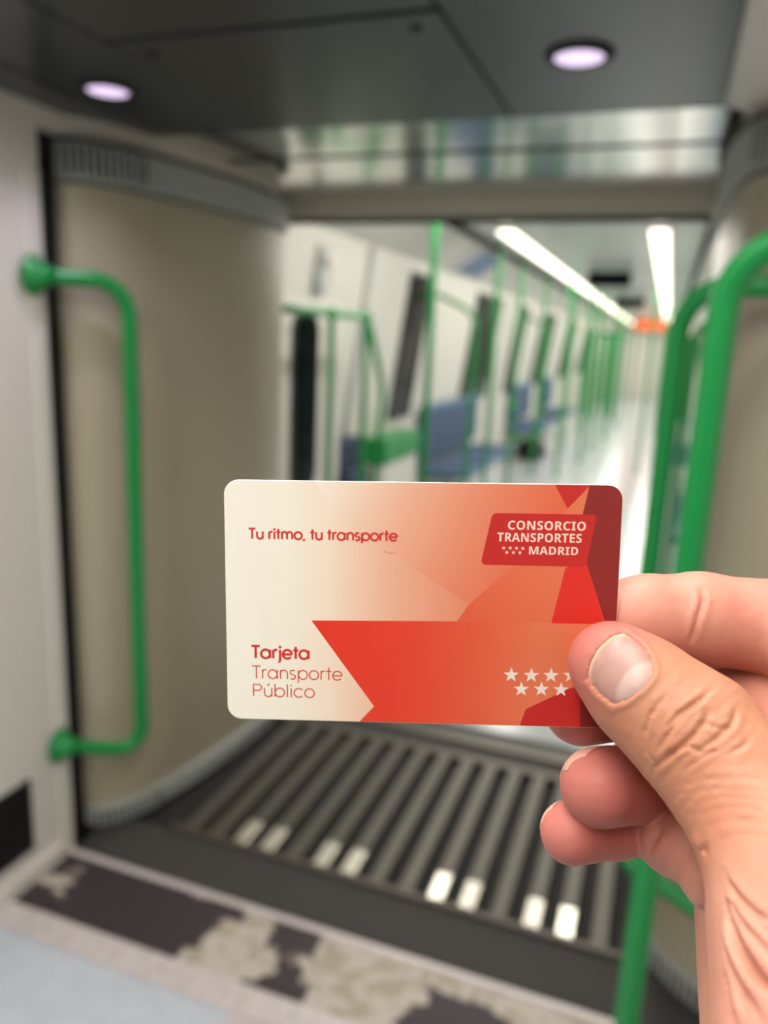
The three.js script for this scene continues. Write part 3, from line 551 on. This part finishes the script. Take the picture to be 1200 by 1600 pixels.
function surfaceNet(sdf, lo, hi, cell) {
  const n = [0, 1, 2].map((i) => Math.ceil((hi[i] - lo[i]) / cell) + 1), [nx, ny, nz] = n, B = 8;
  const F = new Float32Array(nx * ny * nz), id = (i, j, k) => (k * ny + j) * nx + i;
  for (let bk = 0; bk < nz; bk += B) for (let bj = 0; bj < ny; bj += B) for (let bi = 0; bi < nx; bi += B) {
    const c = sdf(lo[0] + (bi + B / 2) * cell, lo[1] + (bj + B / 2) * cell, lo[2] + (bk + B / 2) * cell), near = Math.abs(c) < cell * (B + 2) * 0.9 + 2.5;
    for (let k = bk; k < Math.min(bk + B, nz); k++) for (let j = bj; j < Math.min(bj + B, ny); j++) for (let i = bi; i < Math.min(bi + B, nx); i++) F[id(i, j, k)] = near ? sdf(lo[0] + i * cell, lo[1] + j * cell, lo[2] + k * cell) : c;
  }
  const pos = [], at = new Map(), tri = [];
  const off = [0, 1, nx, nx + 1, nx * ny, nx * ny + 1, nx * ny + nx, nx * ny + nx + 1], E = [[0, 1], [2, 3], [4, 5], [6, 7], [0, 2], [1, 3], [4, 6], [5, 7], [0, 4], [1, 5], [2, 6], [3, 7]];
  for (let k = 0; k < nz - 1; k++) for (let j = 0; j < ny - 1; j++) for (let i = 0; i < nx - 1; i++) {
    const o = id(i, j, k); let m = 0; for (let q = 0; q < 8; q++) if (F[o + off[q]] < 0) m |= 1 << q;
    if (m === 0 || m === 255) continue;
    let x = 0, y = 0, z = 0, w = 0;
    for (const [a, b] of E) { const ia = (m >> a) & 1, ib = (m >> b) & 1; if (ia === ib) continue; const fa = F[o + off[a]], fb = F[o + off[b]], t = fa / (fa - fb); x += (a & 1) + t * ((b & 1) - (a & 1)); y += ((a >> 1) & 1) + t * (((b >> 1) & 1) - ((a >> 1) & 1)); z += ((a >> 2) & 1) + t * (((b >> 2) & 1) - ((a >> 2) & 1)); w++; }
    at.set(o, pos.length / 3); pos.push(lo[0] + (i + x / w) * cell, lo[1] + (j + y / w) * cell, lo[2] + (k + z / w) * cell);
  }
  const quad = (a, b, c, d, flip) => { if (a === undefined || b === undefined || c === undefined || d === undefined) return; flip ? tri.push(a, c, b, a, d, c) : tri.push(a, b, c, a, c, d); };
  for (const o of at.keys()) {
    const i = o % nx, j = ((o / nx) | 0) % ny, k = (o / (nx * ny)) | 0, s = F[o] < 0;
    if (j && k && s !== F[o + 1] < 0) quad(at.get(o), at.get(o - nx), at.get(o - nx - nx * ny), at.get(o - nx * ny), s);
    if (i && k && s !== F[o + nx] < 0) quad(at.get(o), at.get(o - nx * ny), at.get(o - nx * ny - 1), at.get(o - 1), s);
    if (i && j && s !== F[o + nx * ny] < 0) quad(at.get(o), at.get(o - 1), at.get(o - 1 - nx), at.get(o - nx), s);
  }
  return { pos, tri };
}
{
  const net = surfaceNet(handSDF, [24, -192, -34], [158, 12, 184], 0.5);
  const P = net.pos, n = P.length / 3;
  // outline of the thumb nail as a radius about its middle
  const nc = [0, 1, 2].map((i) => NAIL.reduce((a, p) => a + p[i], 0) / NAIL.length);
  const th = byName.thumb.pts, ax = [0, 1, 2].map((i) => th[3][i] - th[0][i]), al = Math.hypot(...ax); ax.forEach((v, i) => (ax[i] = v / al));
  // nail axes: u towards the finger tip, v across, w outwards
  const nu = V(th[0][0] - th[1][0], th[0][1] - th[1][1], th[0][2] - th[1][2]).normalize();
  const nv = V(...NAIL[5]).add(V(...NAIL[6])).sub(V(...NAIL[13])).sub(V(...NAIL[15])); nv.addScaledVector(nu, -nv.dot(nu)).normalize();
  const nw = new THREE.Vector3().crossVectors(nu, nv); if (nw.z < 0) nw.negate();
  const toNail = (x, y, z) => { const q = V(x - nc[0], y - nc[1], z - nc[2]); return [q.dot(nu), q.dot(nv), q.dot(nw)]; };
  const nailPolar = NAIL.map((p) => { const [a, b] = toNail(...p); return [Math.atan2(b, a), Math.hypot(a, b)]; }).sort((a, b) => a[0] - b[0]);
  const nailR = (t) => { for (let i = 0; i < nailPolar.length; i++) { const a = nailPolar[i], b = nailPolar[(i + 1) % nailPolar.length]; const b0 = b[0] < a[0] ? b[0] + 2 * Math.PI : b[0], tt = t < a[0] ? t + 2 * Math.PI : t; if (tt >= a[0] && tt <= b0) return a[1] + (b[1] - a[1]) * (tt - a[0]) / (b0 - a[0]); } return nailPolar[0][1]; };
  const grad = (x, y, z) => { const e = 0.25, g = [handSDF(x + e, y, z) - handSDF(x - e, y, z), handSDF(x, y + e, z) - handSDF(x, y - e, z), handSDF(x, y, z + e) - handSDF(x, y, z - e)], l = Math.hypot(...g) || 1; return g.map((v) => v / l); };
  // lattice noise in space
  const L = 64, lat = new Float32Array(L * L * L).map(() => rnd());
  const n3 = (x, y, z) => { const f = (v) => { const i = Math.floor(v); let u = v - i; return [i & 63, (i + 1) & 63, u * u * (3 - 2 * u)]; }, [a, b, u] = f(x), [c, d, v] = f(y), [e, g, w] = f(z), q = (i, j, k) => lat[(k * L + j) * L + i]; const m = (j, k) => q(a, j, k) * (1 - u) + q(b, j, k) * u; return (m(c, e) * (1 - v) + m(d, e) * v) * (1 - w) + (m(c, g) * (1 - v) + m(d, g) * v) * w; };
  const segs = CREASES.map(([w, d, ...pts]) => ({ w, d, pts, lo: [Math.min(...pts.map((p) => p[0])) - 3, Math.min(...pts.map((p) => p[1])) - 3], hi: [Math.max(...pts.map((p) => p[0])) + 3, Math.max(...pts.map((p) => p[1])) + 3] }));
  const col = new Float32Array(n * 3), out = new Float32Array(n * 3);
  for (let i = 0; i < n; i++) {
    const x = P[3 * i], y = P[3 * i + 1], z = P[3 * i + 2], g = grad(x, y, z);
    let disp = 0;
    const dt = chainDist(byName.thumb, x, y, z), onThumb = dt < 1.5;
    const facing = g[2] > 0.05;
    if (facing) for (let c = 0; c < segs.length; c++) {
      const s = segs[c]; if (x < s.lo[0] || y < s.lo[1] || x > s.hi[0] || y > s.hi[1]) continue;
      let best = 1e9, fade = 1, total = s.pts.length - 1;
      const wob = (n3(x * 0.9, y * 0.9, c) - 0.5) * 0.7;
      for (let q = 0; q < total; q++) { const a = s.pts[q], b = s.pts[q + 1], dx = b[0] - a[0], dy = b[1] - a[1], dz = b[2] - a[2]; let t = ((x - a[0]) * dx + (y - a[1]) * dy + (z - a[2]) * dz) / (dx * dx + dy * dy + dz * dz); t = Math.max(0, Math.min(1, t)); const d = Math.hypot(x - a[0] - dx * t, y - a[1] - dy * t, z - a[2] - dz * t); if (d < best) { best = d; const u = (q + t) / total; fade = Math.min(1, 4 * Math.min(u, 1 - u) + 0.15); } }
      best = Math.abs(best + wob * 0.35);
      disp -= 1.5 * s.d * fade * Math.exp(-(best * best) / (s.w * s.w * 0.75)); disp += s.d * 0.5 * fade * Math.exp(-((best - s.w * 2.2) ** 2) / (s.w * s.w * 2));
    }
    // fine skin relief: cross-hatched lines, coarser over the thumb's back
    const along = x * ax[0] + y * ax[1] + z * ax[2];
    const coarse = onThumb && facing ? Math.min(1, Math.max(0, (along - (th[1][0] * ax[0] + th[1][1] * ax[1] + th[1][2] * ax[2])) / 8)) : 0;
    disp += (n3(x * 0.55, y * 0.55, z * 0.55) - 0.5) * 0.10 + (n3(x * 1.4 + 9, y * 1.4, z * 1.4) - 0.5) * (0.05 + 0.05 * coarse);
    if (coarse) disp += (n3(along * 1.1, (x - y) * 0.16 + 20, z * 0.1) - 0.5) * 0.16 * coarse;
    const c0 = [0, 0, 0]; let wt = 0;
    for (const c of chains) { if (Math.hypot(x - c.c[0], y - c.c[1], z - c.c[2]) - c.R > 8) continue; for (const s of c.segs) { const px = x - s.a[0], py = y - s.a[1], pz = z - s.a[2]; let t = (px * s.d[0] + py * s.d[1] + pz * s.d[2]) / s.l2; t = Math.max(0, Math.min(1, t)); const d = Math.hypot(px - s.d[0] * t, py - s.d[1] * t, pz - s.d[2] * t) - (s.r1 + (s.r2 - s.r1) * t), w = Math.exp(-Math.max(0, d + 1) / 1.6); wt += w; for (let m = 0; m < 3; m++) c0[m] += w * (s.c1[m] + (s.c2[m] - s.c1[m]) * t); } }
    const mott = 1 + (n3(x * 0.22 + 5, y * 0.22, z * 0.22) - 0.5) * 0.10, blush = (n3(x * 0.16 + 31, y * 0.16, z * 0.16 + 7) - 0.5) * 0.16;
    col[3 * i] = c0[0] / wt * mott; col[3 * i + 1] = c0[1] / wt * mott * (1 + blush); col[3 * i + 2] = c0[2] / wt * mott * (1 + blush);
    if (onThumb) {
      const [na, nb, nh] = toNail(x, y, z), ang = Math.atan2(nb, na), s = Math.hypot(na, nb) / nailR(ang);
      if (nh > -7 && s < 1.5) {
        const distal = Math.cos(ang) > 0.5;
        if (s < 1) disp -= 0.5; else if (!distal) disp += 0.34 * Math.exp(-(((s - 1.12) / 0.11) ** 2)); else disp -= 0.5 * Math.max(0, 1 - (s - 1) / 0.06);
      }
    }
    out[3 * i] = (x + g[0] * disp) / 1000; out[3 * i + 1] = (y + g[1] * disp) / 1000; out[3 * i + 2] = (z + g[2] * disp) / 1000;
  }
  const geo = new THREE.BufferGeometry(); geo.setAttribute('position', new THREE.BufferAttribute(out, 3)); geo.setAttribute('color', new THREE.BufferAttribute(col, 3)); geo.setIndex(net.tri); geo.computeVertexNormals();
  
  const t = thing('person', 'right hand gripping the transport card, thumb in front and fingers behind', 'person'); place(t);
  mesh('hand', geo, new THREE.MeshPhysicalMaterial({ vertexColors: true, roughness: 0.52, specularIntensity: 0.7, sheen: 0.25, sheenColor: new THREE.Color(0.9, 0.5, 0.4), sheenRoughness: 0.5 }), t);
  // thumb nail: a curved plate laid on the flesh
  const ringN = 14, spokes = 72, np = [], ncol = [], ni = [];
  const hit = (a, b) => { let h = 12; for (let i = 0; i < 90; i++) { const q = at(a, b, h), d = handSDF(q.x, q.y, q.z); if (d < 0.01) return q; h -= d * 0.85; if (h < -9) break; } return at(a, b, 0); };
  const at = (a, b, h) => V(...nc).addScaledVector(nu, a).addScaledVector(nv, b).addScaledVector(nw, h);
  for (let r = 0; r <= ringN; r++) for (let s = 0; s < spokes; s++) {
    const a = s / spokes * 2 * Math.PI - Math.PI, k = r / ringN, R = nailR(a) * k * 1.01, q = hit(R * Math.cos(a), R * Math.sin(a)), g = grad(q.x, q.y, q.z), lift = 0.12 - 0.38 * k ** 8;
    np.push((q.x + g[0] * lift) / 1000, (q.y + g[1] * lift) / 1000, (q.z + g[2] * lift) / 1000);
    const axial = Math.cos(a) * k, lun = Math.hypot(R * Math.cos(a) + 6.4, R * Math.sin(a) * 0.8);
    const soft = (e, w, v) => Math.min(1, Math.max(0, (e - v) / w + 0.5)), mixc = (p, q2, m) => p.map((v, i) => v + (q2[i] - v) * m);
    let c = mixc([0.42, 0.225, 0.195], [0.53, 0.36, 0.325], soft(5.0, 0.7, lun)); if (Math.cos(a) > 0.35) c = mixc(c, [0.70, 0.50, 0.30], soft(k, 0.05, 0.93));
    ncol.push(...c);
    if (r && true) { const p = (r - 1) * spokes, q = r * spokes, s2 = (s + 1) % spokes; ni.push(p + s, q + s, q + s2, p + s, q + s2, p + s2); }
  }
  const ng = new THREE.BufferGeometry(); ng.setAttribute('position', new THREE.BufferAttribute(new Float32Array(np), 3)); ng.setAttribute('color', new THREE.BufferAttribute(new Float32Array(ncol), 3)); ng.setIndex(ni); ng.computeVertexNormals();
  const nm = new THREE.MeshPhysicalMaterial({ vertexColors: true, roughness: 0.42 });
  mesh('thumb_nail', ng, nm, t).userData.label = 'glossy pink thumb nail with a pale half moon';
  // nails on the far side of the fingers: plates bent round the last joint
  const plate = std('#d9a493', 0.35);
  for (const [name, back] of [['index', [0, 0.25, -1]], ['middle', [-0.1, 0.15, -1]], ['ring', [-0.42, 0.62, -0.66]], ['little', [-0.2, 0.3, -1]]]) {
    const [a, b] = byName[name].pts, tip = V(a[0], a[1], a[2]), u = tip.clone().sub(V(b[0], b[1], b[2])).normalize(), w = V(...back); w.addScaledVector(u, -w.dot(u)).normalize();
    const v = new THREE.Vector3().crossVectors(u, w), r = a[3], q = [], ix = [], nu2 = 12, nv2 = 12;
    for (const off of [0.14, -0.3]) for (let i = 0; i <= nu2; i++) for (let j = 0; j <= nv2; j++) {
      const s = i / nu2, ang = (j / nv2 - 0.5) * 1.5, l = -r * 0.55 + s * r * (1.42 - 0.28 * Math.abs(j / nv2 - 0.5) * 2), rr = (l > 0 ? Math.sqrt(Math.max(0.2 * r * r, r * r - l * l * 0.96)) : r) + off;
      const p = tip.clone().addScaledVector(u, l).addScaledVector(w, rr * Math.cos(ang)).addScaledVector(v, rr * Math.sin(ang)); q.push(p.x / 1000, p.y / 1000, p.z / 1000);
    }
    const N2 = (nu2 + 1) * (nv2 + 1), id2 = (o, i, j) => o * N2 + i * (nv2 + 1) + j;
    for (let i = 0; i < nu2; i++) for (let j = 0; j < nv2; j++) { ix.push(id2(0, i, j), id2(0, i + 1, j), id2(0, i + 1, j + 1), id2(0, i, j), id2(0, i + 1, j + 1), id2(0, i, j + 1)); ix.push(id2(1, i, j), id2(1, i + 1, j + 1), id2(1, i + 1, j), id2(1, i, j), id2(1, i, j + 1), id2(1, i + 1, j + 1)); }
    for (let j = 0; j < nv2; j++) ix.push(id2(0, nu2, j), id2(1, nu2, j), id2(1, nu2, j + 1), id2(0, nu2, j), id2(1, nu2, j + 1), id2(0, nu2, j + 1));
    const g2 = new THREE.BufferGeometry(); g2.setAttribute('position', new THREE.BufferAttribute(new Float32Array(q), 3)); g2.setIndex(ix); g2.computeVertexNormals(); mesh('finger_nail', g2, plate, t);
  }
}

renderer.render(scene, camera);
